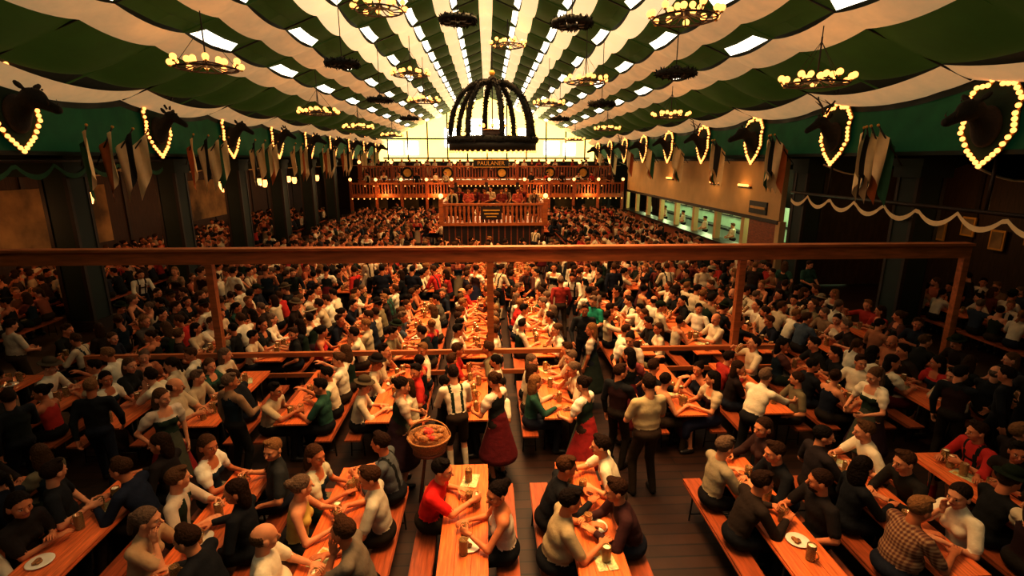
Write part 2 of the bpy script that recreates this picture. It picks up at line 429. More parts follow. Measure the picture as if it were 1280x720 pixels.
    # head
    hk = g('hair', 'short'); hv, hq, hl = HEADS[hk]
    nb = tp(0, -.012, .5); Rn = Rz(tw)@Rx(-lean*.35); Hc = nb+Rn@A(0, .03, .165)
    Rh = Rz(tw+g('hy', 0))@Rx(-g('hp', .1))
    z = hv[:, 2:3]; wgt = np.clip((z+.24)/.16, 0, 1)
    hv2 = hv@Rh.T*1.04+Hc
    base = (hv-A(0, -.035, -.2))@Rn.T+nb+Rn@A(0, .0, -.01)
    hv2 = hv2*wgt+base*(1-wgt) if hk != 'long' else hv2
    Vs.append(hv2); Qs.append(hq+o); Ls.append(hl); o += len(hv)
    info = {}
    for sx in (1, -1):
        E, W = hn[sx]; hp = g('hR' if sx > 0 else 'hL', 'relax'); v, q, l = HANDS[hp]
        v = v.copy(); q = q.copy()
        if sx > 0: v[:, 0] *= -1; q = q[:, ::-1]
        y = (W-E)/np.linalg.norm(W-E)
        hd = g('dR' if sx > 0 else 'dL', None)
        if hd is not None: y = np.array(hd, float); y /= np.linalg.norm(y)
        elif hp != 'relax' : y = y*A(1, 1, .25); y /= np.linalg.norm(y)
        pal = A(-sx, .15, -.1) if hp == 'grip' else A(-sx*.1, 0, -1)
        if not seated and hp == 'relax': pal = A(-sx, 0, 0)
        zz = -(pal-y*(pal@y)); zz /= np.linalg.norm(zz); x = np.cross(y, zz)
        B = np.stack([x, y, zz], 1)
        if fem: v = v*.9
        Vs.append(v@B.T+W); Qs.append(q+o); Ls.append(l); o += len(v)
        if hp == 'grip': info[sx] = W+y*.085-zz*.055
    V = np.concatenate(Vs); Q = np.concatenate(Qs); L = np.concatenate(Ls)
    me = D.meshes.new(g('n', 'person')); me.from_pydata(V.tolist(), [], Q.tolist())
    for m in PM: me.materials.append(m)
    me.polygons.foreach_set('material_index', L.astype(np.int32)); me.polygons.foreach_set('use_smooth', np.ones(len(Q), bool)); me.update()
    return dict(me=me, n=g('n', 'person'), mugs=info, drink=g('drink', False), seated=seated)

V = {}
def pv(key, **k): V[key] = build_person(k)
TZ = .80
pv('m_table', n='seated_man', lean=.2, hy=.3, hp=.15, RH=(.12,.40,TZ), LH=(-.16,.36,TZ), hR='flat', hL='relax')
pv('m_mug', n='seated_man', lean=.12, hy=-.4, RH=(.12,.36,.86), LH=(-.16,.22,.62), hR='grip', slv='short', hair='beard')
pv('m_hat', n='seated_man_in_hat', lean=.3, hp=.2, RH=(.1,.42,TZ), LH=(-.12,.40,TZ), hair='hat', slv='roll', shorts=True)
pv('m_bald', n='seated_man', fat=.9, lean=.05, twist=.25, hy=.3, RH=(.14,.40,.86), LH=(-.14,.36,TZ), hR='grip', hair='bald')
pv('m_drink', n='drinking_man', drink=True, lean=-.02, hp=-.25, RH=(.10,.30,1.10), LH=(-.16,.36,TZ), hR='grip', dR=(-.3,.6,.5), slv='short')
pv('w_dirndl', n='seated_woman', fem=True, dress=True, slv='puff', lean=.1, hy=-.5, RH=(.12,.38,TZ), LH=(-.1,.36,TZ), hair='long')
pv('w_tank', n='seated_woman', fem=True, slv='tank', lean=.18, hy=.5, twist=.15, RH=(.12,.40,TZ), LH=(-.14,.38,.86), hL='grip', hair='bun')
pv('w_chin', n='seated_woman', fem=True, slv='short', lean=.3, hy=.25, hp=.1, RH=(.06,.24,1.02), LH=(-.14,.38,TZ), dR=(0,0,1), poleR=(.4,.6,-1), hair='pony')
pv('m_lean', n='seated_man', lean=.42, hp=.15, slv='long', RH=(.1,.46,TZ), LH=(-.13,.44,TZ), hair='short')
pv('m_vest', n='seated_man_in_waistcoat', vest=True, slv='roll', lean=.15, hy=.6, twist=.2, RH=(.14,.38,TZ), LH=(-.14,.38,.86), hL='grip', hair='short', shorts=True)
pv('w_turn', n='seated_woman', fem=True, dress=True, slv='puff', lean=.05, twist=-.4, hy=-.6, RH=(.16,.2,.64), LH=(-.05,.36,TZ), hair='bun')
pv('m_turn', n='seated_man', slv='short', lean=.02, twist=.5, hy=.8, fat=.3, RH=(.1,.38,.86), hR='grip', LH=(-.25,.1,.66), hair='short')
pv('m_back', n='seated_man', slv='long', lean=-.08, hy=-.3, RH=(.12,.26,.62), LH=(-.12,.26,.62), hair='cap')
pv('w_long', n='seated_woman', fem=True, slv='long', lean=.15, twist=-.1, hy=.4, RH=(.1,.4,TZ), LH=(-.14,.3,.64), hair='long')
pv('m_susp', n='seated_man_in_braces', susp=True, slv='roll', lean=.25, hy=-.2, fat=.3, RH=(.12,.42,TZ), LH=(-.14,.4,.86), hL='grip', shorts=True, hair='short')
pv('m_reach', n='seated_man', slv='short', lean=.38, twist=-.25, hy=.0, hp=.1, RH=(.12,.50,.86), hR='grip', LH=(-.18,.34,TZ), fat=.2, hair='short')
pv('m_point', n='gesturing_man', slv='short', lean=.08, twist=.1, hy=.4, RH=(.18,.44,1.08), LH=(-.12,.36,TZ), dR=(.1,1,.3), hair='short')
pv('m_big', n='seated_man', slv='short', lean=.3, hy=.1, hp=.2, fat=.9, RH=(.14,.44,TZ), LH=(-.16,.42,TZ), hair='short')
pv('w_cross', n='seated_woman', fem=True, slv='short', lean=.22, hy=-.3, twist=-.2, RH=(.0,.34,TZ), LH=(-.02,.30,TZ+.03), hair='long')
pv('m_chin', n='seated_man', slv='short', lean=.34, hy=-.35, hp=.0, twist=.1, RH=(.14,.42,TZ), LH=(-.06,.26,1.0), dL=(0,0,1), poleL=(-.4,.6,-1), hair='short')
SEAT = [k for k in V if k not in ('m_hat', 'm_back')]*3+['m_hat', 'm_hat', 'm_back', 'w_dirndl', 'w_tank', 'w_long']
pv('s_big', n='standing_man', seated=False, fat=.8, lean=.06, hp=.25, slv='short', RH=(.15,.3,1.05), LH=(-.15,.3,1.05), hair='short', fR=(.02,0,0), fL=(-.02,.05,0))
pv('s_wait', n='standing_waitress', seated=False, fem=True, dress=True, slv='puff', lean=.12, RH=(.16,.34,1.08), LH=(-.16,.34,1.08), hp=.25, hair='bun')
pv('s_susp', n='standing_waiter', seated=False, susp=True, slv='roll', lean=.35, hp=.25, RH=(.18,.42,.98), LH=(-.18,.42,.98), hair='short', shorts=True)
pv('s_reach', n='standing_man_reaching', seated=False, slv='roll', lean=.5, hp=.0, RH=(.25,.75,1.12), LH=(-.2,.45,.82), poleR=(.5,-.2,-.8), hair='short', fat=.3, fL=(0,-.15,0))
pv('s_hip', n='standing_woman', seated=False, fem=True, dress=True, slv='puff', hy=.4, lean=.02, RH=(.22,.06,1.0), LH=(-.2,.12,.82), hair='long')
pv('s_walk', n='walking_man', seated=False, slv='long', lean=.05, RH=(.24,.2,.92), LH=(-.24,-.12,.82), fR=(0,-.22,.03), fL=(0,.25,0), hair='short')
pv('s_talk', n='standing_man', seated=False, slv='long', lean=.02, hy=-.5, RH=(.15,.32,1.1), LH=(-.24,.04,.8), hair='short', vest=True)
STAND = ['s_big', 's_wait', 's_susp', 's_hip', 's_walk', 's_talk']

# ------------------------------------------------------------------ furniture & props
def top(mb, w, L, z, t, m):
    n = 3 if w > .4 else 1; pw = w/n
    for i in range(n): mb.box((-w/2+pw*(i+.5), 0, z-t/2), (pw-.004, L, t), m)
    for sx in (-1, 1): mb.box((sx*(w/2-.005), 0, z-t-.012), (.02, L-.1, .025), m)
def make_table():
    b = MB(); top(b, .52, 2.2, .76, .028, M_table)
    for y in (-.75, .75):
        for sx in (-1, 1): b.cyl((sx*.2, y, .73), (sx*.22, y+(.0), .0), .014, M_steel, 8)
        b.cyl((-.2, y, .12), (.2, y, .12), .01, M_steel, 8); b.cyl((-.2, y, .70), (.2, y, .70), .012, M_steel, 8)
        b.cyl((0, y, .70), (0, y*.5, .72), .008, M_steel, 6)
    return b.mesh('beer_table')
def make_bench():
    b = MB(); top(b, .25, 2.2, .45, .028, M_bench)
    for y in (-.8, .8):
        for sx in (-1, 1): b.cyl((sx*.085, y, .42), (sx*.11, y, 0), .012, M_steel, 8)
        b.cyl((-.09, y, .1), (.09, y, .1), .009, M_steel, 8)
    return b.mesh('beer_bench')
def make_mug(fill):
    b = MB()
    b.lathe([(0, 0), (.046, 0), (.048, .01), (.045, .02), (.048, .06), (.048, .15), (.046, .17), (.047, .18), (.042, .18), (.043, .02), (0, .018)], (0, 0, 0), M_glass, 14)
    b.lathe([(0, .022), (.041, .022), (.041, fill), (0, fill)], (0, 0, 0), M_beer, 12)
    b.lathe([(.041, fill), (.041, fill+.015), (.03, fill+.022), (0, fill+.024)], (0, 0, 0), M_foam, 12)
    pth = [(.046+.045*math.sin(math.pi*t/6), 0, .035+.115*t/6) for t in range(7)]
    b.tube(pth, .008, 6, M_glass)
    return b.mesh('beer_mug')
ME_T, ME_B = make_table(), make_bench(); ME_M = [make_mug(.15), make_mug(.10), make_mug(.05)]
b = MB(); b.lathe([(0, 0), (.07, 0), (.125, .018), (.12, .022), (.07, .008), (0, .007)], (0, 0, 0), M_plate, 20)
for _ in range(7): b.sph((random.uniform(-.05, .05), random.uniform(-.05, .05), .02), random.uniform(.018, .03), M_food, 7, 5, (1, 1.3, .7))
ME_P = b.mesh('dinner_plate')
b = MB()
for i in range(2): b.box((i*.105-.05, 0, .004+.003*i), (.1, .29, .003), M_paper, Matrix.Rotation(.06*i, 3, 'Z'))
b.box((-.05, .09, .0062), (.07, .05, .001), M_gold); ME_N = b.mesh('menu_card')

DARK = [(.01,.01,.012), (.012,.010,.008), (.01,.012,.022), (.02,.009,.007), (.014,.014,.012), (.025,.013,.008)]
LIGHT = [(.78,.68,.5), (.72,.6,.42), (.8,.72,.56), (.64,.52,.36), (.55,.44,.29)]
MIDC = [(.28,.18,.1), (.5,.03,.02), (.1,.085,.065), (.38,.03,.02), (.06,.08,.11), (.42,.16,.07), (.1,.035,.025), (.2,.16,.09), (.45,.02,.02), (.03,.09,.06)]
def rcol(pl=.42, pd=.34):
    r = random.random()
    return random.choice(LIGHT if r < pl else DARK if r < pl+pd else MIDC)

def mug_for(p, o, coll=None):
    M = Matrix.LocRotScale(o.location, o.rotation_euler, o.scale)
    for sx, w in p['mugs'].items():
        loc = M @ Vector((float(w[0]), float(w[1]), 0))
        if p['drink']:
            q = put(ME_M[0], 'beer_mug', coll=coll)
            q.matrix_world = M @ Matrix.Translation((float(w[0])-.03, float(w[1])-.03, float(w[2])-.06)) @ Matrix.Rotation(.75, 4, 'X')
        else:
            q = put(random.choice(ME_M), 'beer_mug', (loc.x, loc.y, .76), o.rotation_euler[2]+(-.3 if sx > 0 else 3.4), coll=coll)

def seat(x, side, y, key, col, coll=None, sc=None, jit=.16):
    p = V[key]; rz = (math.pi/2 if side > 0 else -math.pi/2)+random.uniform(-jit, jit)
    o = put(p['me'], p['n'], (x+side*.48, y, 0), rz, coll, col, 1)
    if sc: o.scale = (sc, sc, 1+(sc-1)*.5)
    if coll: override(o, 1, M_shirtR)
    mug_for(p, o, coll)
    return o
def stand(x, y, key, col, rz, coll=None, z=0, sc=1):
    p = V[key]; return put(p['me'], p['n'], (x, y, z), rz, coll, col, sc)
def table(x, y, coll=None, props=5, rz=0):
    put(ME_T, 'beer_table', (x, y, 0), rz, coll)
    for s in (-1, 1): put(ME_B, 'beer_bench', (x+s*.48, y, 0), rz, coll)
    for _ in range(props):
        put(random.choice(ME_M), 'beer_mug', (x+random.uniform(-.06, .06), y+random.uniform(-1, 1), .76), random.uniform(0, 6.3), coll)
    if random.random() < .8: put(ME_N, 'menu_card', (x+random.uniform(-.05, .05), y+random.uniform(-.9, .9), .76), random.uniform(-.6, .6), coll)
    if random.random() < .5: put(ME_P, 'dinner_plate', (x+random.uniform(-.08, .08), y+random.uniform(-.8, .8), .76), 0, coll)

SY = (-.80, -.27, .27, .80)
COLS = [1.14]+[-.30-1.43*k for k in range(7)]+[3.3+1.45*k for k in range(5)]
def fill(x, y, coll=None, occ=.9, pl=.42, pd=.34, props=5):
    table(x, y, coll, props)
    for s in (-1, 1):
        for d in SY:
            if random.random() < occ: seat(x, s, y+d+random.uniform(-.04, .04), random.choice(SEAT), rcol(pl, pd), coll, random.uniform(.98, 1.1))

# row 1 : the individually recognisable guests
W1 = (.78,.68,.52); K1 = (.012,.012,.014)
R1 = 5.25
hero = [
 (-.30,-1,5.50,'m_reach',(.66,.02,.015)), (-.30,1,4.95,'w_tank',(.72,.6,.5)),
 (1.14,-1,4.78,'m_big',(.42,.33,.2)), (1.14,-1,5.45,'m_lean',K1), (1.14,1,4.98,'m_lean',(.06,.02,.02)), (1.14,1,5.85,'m_reach',W1),
 (-1.73,1,5.30,'m_table',(.5,.45,.36)), (-1.73,1,6.05,'m_susp',(.1,.11,.12)), (-1.73,-1,4.35,'m_bald',W1), (-1.73,-1,5.15,'w_tank',(.6,.42,.1)), (-1.73,-1,5.78,'w_dirndl',(.6,.55,.4)), (-1.73,1,4.45,'m_chin',(.2,.16,.12)),
 (-3.16,1,5.10,'w_long',K1), (-3.16,-1,4.70,'w_chin',(.5,.32,.18)), (-3.16,-1,5.36,'m_vest',(.6,.5,.4)), (-3.16,-1,6.08,'w_dirndl',(.8,.74,.62)), (-3.16,1,5.95,'m_turn',(.03,.03,.03)), (-3.16,1,4.40,'m_lean',K1),
 (3.30,-1,5.75,'m_table',(.34,.28,.19)), (3.30,-1,5.05,'m_lean',(.03,.018,.012)), (3.30,1,5.65,'m_lean',K1), (3.30,1,5.0,'m_mug',(.02,.014,.012)), (3.30,1,6.2,'w_long',(.05,.02,.015)),
 (4.75,-1,4.50,'m_big',(.3,.15,.08)), (4.75,-1,5.25,'w_long',K1), (4.75,1,4.70,'w_chin',W1), (4.75,1,6.05,'m_reach',W1), (4.75,-1,5.95,'m_mug',(.03,.02,.02)), (4.75,1,5.38,'m_lean',(.02,.015,.01)),
 (-4.59,1,5.65,'m_lean',(.012,.016,.035)), (-4.59,-1,5.55,'m_turn',K1), (-4.59,-1,4.45,'m_back',(.6,.52,.4)), (-4.59,1,6.15,'w_long',(.02,.012,.01)), (-4.59,-1,5.0,'w_cross',(.02,.012,.01)),
]
for x in (-.30, 1.14, -1.73, -3.16, 3.30, 4.75, -4.59): table(x, R1, props=3)
for h in hero:
    o = seat(*h, sc=1.12, jit=.06)
    if h[0] == 4.75 and h[2] == 4.50: override(o, 1, M_plaid)
for x in COLS:
    if x < -5 or x > 5: fill(x, R1, None, .75, .12, .75)  # mostly dark shirts here, imitating the dim hall edges
# row 2..4
for y in (8.70, 11.42, 13.72):
    for x in COLS:
        c = abs(x-.3)
        fill(x, y, None, .72 if y < 10 else .86, .56 if c < 5 else .40 if c < 8 else .18, .20 if c < 5 else .32 if c < 8 else .68, 3)  # shirt colours darken sideways to paint in the light falling off
# standing guests and staff
stand(2.25, 6.65, 's_big', (.5,.4,.24), .25, sc=1.07)
o = stand(1.42, 6.95, 's_wait', (.8,.74,.62), .9)
override(o, 6, M_redskirt)
o = stand(-4.55, 6.85, 's_hip', (.6,.5,.4), -2.2)
override(o, 6, M_redskirt)
stand(-.50, 7.35, 's_susp', W1, .35); stand(.12, 7.15, 's_wait', (.8,.7,.55), .9); stand(-1.35, 7.05, 's_wait', (.5,.4,.3), -1.2)
stand(2.35, 8.1, 's_hip', (.25,.05,.05), .4); stand(2.0, 7.4, 's_talk', K1, -.8)
stand(2.62, 9.0, 's_wait', (.7,.6,.5), 2.6); stand(2.0, 9.5, 's_hip', (.6,.5,.4), 1.2)
stand(4.02, 7.15, 's_reach', W1, -1.1)
stand(-5.75, 7.2, 's_walk', K1, .3); stand(-3.85, 7.3, 's_talk', (.3,.18,.1), -.5); stand(-9.5, 10.25, 's_big', (.6,.5,.36), -.4)
stand(-6.6, 6.9, 's_talk', K1, 1.2)
stand(7.9, 7.0, 's_walk', K1, .5); stand(8.6, 7.2, 's_talk', (.02,.015,.015), 2.0); stand(7.2, 7.1, 's_talk', K1, -1); stand(5.9, 7.1, 's_wait', W1, 1.8)
stand(2.1, 10.9, 's_walk', (.02,.02,.02), 3.0); stand(2.5, 12.4, 's_wait', W1, 0.2); stand(1.95, 13.6, 's_walk', (.3,.03,.02), 0)
stand(2.45, 11.6, 's_big', (.02,.25,.17), 2.4); stand(2.4, 14.4, 's_susp', W1, 2.9)
for i in range(24):
    stand(-10.2+i*.88+random.uniform(-.12, .12), random.uniform(15.25, 15.6), random.choice(STAND), rcol(.45, .35), random.uniform(0, 6.28))
for i in range(10):
    stand(random.uniform(2.0, 2.4), 16.8+i*2.6, random.choice(STAND), rcol(), random.uniform(0, 6.28))

# basket with gingham cloth carried by the staff
b = MB()
prof = [(0, 0), (.2, 0), (.27, .1), (.3, .2), (.31, .22), (.285, .21), (.25, .1), (.19, .02), (0, .02)]
b.lathe(prof, (0, 0, 0), M_wick, 24)
for k in range(6): b.tube([((.225+.016*k)*math.cos(a), (.225+.016*k)*math.sin(a), .03+.035*k) for a in np.linspace(0, 2*math.pi, 25)], .012, 6, M_wick)
for _ in range(26):
    a = random.uniform(0, 6.28); r = random.uniform(0, .2)
    b.sph((r*math.cos(a), r*math.sin(a), .2+random.uniform(0, .05)), .055, M_check if random.random() < .5 else M_food, 8, 5, (1.2, 1, .7))
b.tube([(.3*math.cos(t), 0, .2+.26*math.sin(t)) for t in np.linspace(0, math.pi, 12)], .012, 6, M_wick)
b.obj('wicker_bread_basket', (-.88, 6.78, .76))
b = MB()
for sx in (-1, 1):
    for sy in (-1, 1): b.cyl((sx*.15, sy*.15, 0), (sx*.05, sy*.05, .74), .018, M_wood, 8)
b.lathe([(0, .73), (.24, .73), (.24, .76), (0, .76)], (0, 0, 0), M_wood, 20)
b.obj('serving_stool', (-.88, 6.78, 0))

# ------------------------------------------------------------------ distant crowd
cols = []
for k in range(10):
    c = D.collections.new('crowded_table_%d' % k); cols.append(c)
    fill(0, 0, c, .92, .40, .34, 3)
    if k % 3 == 0: stand(.72, random.uniform(-.6, .6), random.choice(STAND), rcol(), random.uniform(0, 6), c)
for c in cols:
    for o in c.objects:
        if 'standing' in o.name or 'walking' in o.name: override(o, 1, M_shirtR)
def far(x, y):
    e = D.objects.new('crowded_beer_table', None); e.instance_type = 'COLLECTION'; e.instance_collection = random.choice(cols)
    e.location = (x, y, 0); e.rotation_euler = (0, 0, random.choice((0, math.pi))); e.empty_display_size = .2
    scene.collection.objects.link(e)
LX = [-12.75, -14.2, -15.5]
for y in (17.2, 19.5, 23.0, 25.3, 28.8, 31.1, 34.6, 36.9, 39.3):
    for x in COLS:
        if abs(x-.27) < 3.6 and 24 < y < 31: continue
        far(x, y)
for y in (11.4, 13.7, 17.2, 19.5, 23.0, 25.3, 28.8, 31.1, 34.6, 36.9, 39.3):
    for x in LX: far(x, y)
    if y < 16:
        for x in (12.9, 14.4): far(x, y)

# ------------------------------------------------------------------ room shell
YE, Y0, HW, SW = 55.0, -8.0, 11.0, 16.5
b = MB(); b.box((0, (YE+Y0)/2, -.1), (2*SW+.4, YE-Y0+.4, .2), M_floor); b.obj('floor')
b = MB(); b.box((-SW-.1, (YE+Y0)/2, 2.45), (.2, YE-Y0, 4.9), M_wall)
for i in range(24): b.box((-SW+.03, Y0+1.5+i*2.6, 2.4), (.06, .16, 4.8), M_woodd)
b.box((-SW+.04, 20, 2.6), (.05, 7, 2.4), M_mur); b.box((-SW+.04, 31, 2.6), (.05, 6, 2.2), M_mur); b.box((-SW+.05, 14.5, 2.2), (.05, 3, 1.8), M_cream)
b.obj('wall_left')
b = MB(); b.box((SW+.1, (YE+Y0)/2, 2.45), (.2, YE-Y0, 4.9), M_wall)
for i in range(24): b.box((SW-.03, Y0+1.5+i*2.6, 2.4), (.06, .16, 4.8), M_woodd)
b.obj('wall_right')
b = MB(); b.box((0, Y0, 5.6), (2*SW, .2, 11.4), M_woodd); b.obj('wall_front')
b = MB(); b.box((0, YE, 2.4), (2*SW, .2, 4.8), M_woodd)
b.add([(-HW, YE-.12, 4.7), (HW, YE-.12, 4.7), (HW, YE-.12, 6.7), (0, YE-.12, 11.2), (-HW, YE-.12, 6.7)], [(0, 1, 2, 3, 4)], M_gable)
for xc, zc, ww, hh in ((-9.3, 6.0, 1.5, 1.3), (-7.6, 6.0, 1.2, 1.3), (6.6, 6.0, 1.5, 1.3), (8.4, 5.9, 1.2, 1.2), (-1.0, 7.6, 1.6, 2.4), (1.2, 7.6, 1.6, 2.4), (-3.6, 7.0, 1.3, 1.8), (3.8, 7.0, 1.3, 1.8)):
    b.box((xc, YE-.16, zc), (ww, .05, hh), M_win)
b.add([(-SW, YE, 4.7), (SW, YE, 4.7), (SW, YE, 11.5), (-SW, YE, 11.5)], [(0, 1, 2, 3)], M_outer)
for i in range(-5, 6): b.box((i*2, YE-.25, 4.8+(6.3-.4*abs(i*2))/2), (.12, .1, 6.3-.4*abs(i*2)), M_woodd)
for z in (5.0, 6.9): b.box((0, YE-.25, z), (21, .1, .14), M_woodd)
b.obj('wall_back')

# tent ceiling fabric: long draped strips
RZ = lambda x: 11.0-.4*abs(x)
def ribbon(b, x0, x1, sag, belly, m, off=0, y0=Y0, y1=YE-.3, per=2.5, nx=4, dy=.3125):
    ys = np.arange(y0, y1+.001, dy); vs = []; fs = []
    for y in ys:
        t = ((y-Y0) % per)/per; sg = sag*4*t*(1-t)
        for i in range(nx+1):
            u = i/nx; x = x0+(x1-x0)*u
            vs.append((x, y, RZ(x)-off-sg-belly*4*u*(1-u)*(.4+.6*4*t*(1-t))))
    for j in range(len(ys)-1):
        for i in range(nx):
            a = j*(nx+1)+i; fs.append((a, a+1, a+nx+2, a+nx+1))
    b.add(vs, fs, m, True)
b = MB()
for s in (-1, 1):
    edge = .27
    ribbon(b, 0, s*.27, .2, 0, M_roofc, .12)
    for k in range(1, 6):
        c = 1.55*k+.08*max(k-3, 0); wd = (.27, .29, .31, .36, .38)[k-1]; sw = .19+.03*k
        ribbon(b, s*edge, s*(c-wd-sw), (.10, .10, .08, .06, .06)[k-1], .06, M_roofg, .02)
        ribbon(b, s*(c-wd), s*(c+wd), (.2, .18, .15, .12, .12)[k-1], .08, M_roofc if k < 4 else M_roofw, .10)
        edge = c+wd
        # translucent skylight film beside the white fabric, interrupted at every rope
        y = Y0+.25; i = 0
        while y < YE-2.6:
            xa, xb = s*(c-wd-sw), s*(c-wd)
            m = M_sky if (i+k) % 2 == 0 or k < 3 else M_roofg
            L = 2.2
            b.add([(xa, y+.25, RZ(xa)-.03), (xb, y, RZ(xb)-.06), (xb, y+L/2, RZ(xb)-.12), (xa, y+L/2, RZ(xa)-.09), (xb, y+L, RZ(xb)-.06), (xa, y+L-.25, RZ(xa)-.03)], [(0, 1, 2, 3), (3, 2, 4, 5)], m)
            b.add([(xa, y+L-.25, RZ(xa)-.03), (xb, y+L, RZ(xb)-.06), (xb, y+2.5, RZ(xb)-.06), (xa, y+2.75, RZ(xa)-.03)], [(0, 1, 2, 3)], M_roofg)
            y += 2.5; i += 1
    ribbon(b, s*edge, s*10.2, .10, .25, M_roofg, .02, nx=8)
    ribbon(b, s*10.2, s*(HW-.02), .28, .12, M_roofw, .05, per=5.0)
    b.add([(0, Y0, 11.25), (0, YE, 11.25), (s*SW, YE, 11.25-.4*SW), (s*SW, Y0, 11.25-.4*SW)], [(0, 1, 2, 3)], M_outer)
for j in range(25):
    y = Y0+j*2.5
    for s in (-1, 1): b.cyl((0, y, 10.93), (s*(HW-.1), y, 6.56), .022, M_roofg if j % 2 else M_woodd, 6)
b.obj('ceiling')

for s, nm in ((-1, 'frieze_left'), (1, 'frieze_right')):
    b = MB(); b.box((s*(HW+.06), (YE+Y0)/2-.1, 5.75), (.12, YE-Y0-.4, 1.5), M_green)
    b.box((s*(HW-.02), (YE+Y0)/2-.1, 4.97), (.08, YE-Y0-.4, .1), M_greend)
    ys = np.arange(Y0+.2, YE-.3, .25); vs = []; fs = []
    for j, y in enumerate(ys):
        x = s*(HW-.03-.03*math.sin(y*5)); t = ((y-Y0) % 5)/5
        vs += [(x, y, 6.52), (x, y, 6.38-.25*4*t*(1-t))]
        if j: fs.append((2*j-2, 2*j-1, 2*j+1, 2*j))
    b.add(vs, fs, M_greend, True)
    b.obj(nm)
    b = MB(); b.box((s*(HW+.15+SW)/2, (YE+Y0)/2, 5.0), (SW-HW-.2, YE-Y0-.4, .1), M_greend)
    for i in range(22):
        yy = Y0+.3+i*2.8
        n = 10; vs = []; fs = []
        for j in range(n+1):
            x = HW+.2+(SW-HW-.4)*j/n
            sg = .35*abs(math.sin(math.pi*j/5))
            vs += [(s*x, yy, 4.95), (s*x, yy, 4.7-sg)]
            if j: fs.append((2*j-2, 2*j-1, 2*j+1, 2*j))
        b.add(vs, fs, M_greend, True)
        if i % 2: b.tube([(s*(HW+.3+(SW-HW-.6)*j/20), yy-.03, 4.66-.33*abs(math.sin(math.pi*j/10))) for j in range(21)], .03, 6, M_flagw)
    b.obj('ceiling_aisle_'+('left' if s < 0 else 'right'))

# columns
b = MB()
b.box((0, 0, .15), (.9, .9, .3), M_woodd); b.box((0, 0, 2.4), (.72, .72, 4.4), M_greend)
for sx in (-1, 1):
    for sy in (-1, 1): b.box((sx*.33, sy*.33, 2.4), (.1, .1, 4.4), M_woodd)
b.box((0, 0, 4.5), (.9, .95, .3), M_greend); b.box((0, 0, 4.75), (1.0, 1.1, .2), M_greend)
MEC = b.mesh('column')
for i in range(-1, 6): put(MEC, 'column', (-HW-.7, 15.2+5*i, 0))
for y in (8.8, 13.8, 18.7): put(MEC, 'column', (HW+.7, y, 0))

# mounted animal heads
def head_field(kind):
    f = Field((-.55, -.1, -.65), (.55, 1.25, .8), .026)
    f.ell((0, .05, -.1), (.27, .16, .38), None, .05, 0)
    f.cap((0, .1, -.05), (0, .42, .22), .22, .14, .08, 0)
    if kind == 'boar':
        f.ell((0, .5, .2), (.19, .26, .19), None, .08, 0); f.cap((0, .6, .14), (0, .98, -.02), .14, .085, .06, 0)
        f.cap((0, .97, -.02), (0, 1.02, -.03), .09, .08, .01, 0)
    else:
        f.ell((0, .5, .28), (.13, .2, .15), None, .06, 0); f.cap((0, .58, .26), (0, .95, .05), .115, .07, .05, 0)
    for s in (-1, 1): f.ell((s*.2, .42, .42), (.12, .035, .06), Ry(-s*.5), .02, 0)
    return f.surf()
def trophy(kind, name):
    b = MB()
    out = [(0, .95), (.16, .74), (.40, .72), (.60, .42), (.54, .12), (.58, -.22), (.34, -.62), (0, -.95)]
    pts = out+[(-x, z) for x, z in out[-2:0:-1]]
    n = len(pts)
    vs = [(x, 0, z) for x, z in pts]+[(x, .08, z) for x, z in pts]
    b.add(vs, [tuple(range(n, 2*n))[::-1], tuple(range(n))]+[(i, (i+1) % n, n+(i+1) % n, n+i) for i in range(n)], M_black)
    b.tube([(x*1.0, .08, z*1.0) for x, z in pts+[pts[0]]], .045, 6, M_gold)
    for i in range(n):
        p, q = Vector((pts[i][0], .13, pts[i][1])), Vector((pts[(i+1) % n][0], .13, pts[(i+1) % n][1]))
        k = max(1, round((q-p).length/.135))
        for j in range(k): b.sph(p.lerp(q, j/k), .056, M_bulb, 7, 5)
    v, q, l = head_field(kind); b.add(v*A(1.15, 1.0, 1.15)+A(0, .1, 0), q.tolist(), M_fur, True)
    for s in (-1, 1):
        b.sph((s*.13, .72, .42), .022, M_shoe)
        if kind == 'stag':
            m = [(s*.07, .55, .55), (s*.2, .5, .78), (s*.42, .5, 1.0), (s*.45, .55, 1.3)]
            b.tube(m, [.035, .03, .024, .008], 7, M_antler)
            b.tube([m[1], (s*.22, .75, .95)], [.022, .006], 6, M_antler); b.tube([m[2], (s*.62, .6, 1.15)], [.02, .006], 6, M_antler); b.tube([m[2], (s*.3, .62, 1.25)], [.018, .006], 6, M_antler)
        if kind == 'boar': b.tube([(s*.08, .98, .04), (s*.14, 1.03, .12), (s*.13, 1.0, .21)], [.02, .015, .004], 6, M_antler)
    return b.mesh(name)
TM = {'boar': (trophy('boar', 'mounted_boar_head'), 'mounted_boar_head'), 'stag': (trophy('stag', 'mounted_stag_head'), 'mounted_stag_head'), 'horse': (trophy('horse', 'mounted_horse_head'), 'mounted_horse_head')}
ordL = ['boar', 'stag', 'horse', 'stag', 'boar', 'horse', 'stag', 'horse', 'boar']
for i, k in enumerate(ordL):
    put(TM[k][0], TM[k][1], (-HW+.10, (13.05 if i == 0 else 13.35)+5*i, 5.95 if i == 0 else 5.86), -math.pi/2-.06)
ordR = ['boar', 'stag', 'boar', 'stag', 'horse', 'boar', 'stag', 'horse', 'boar']
for i, k in enumerate(ordR):
    put(TM[k][0], TM[k][1], (HW-.10, 11.25+5.1*i, 5.62), math.pi/2+.06)

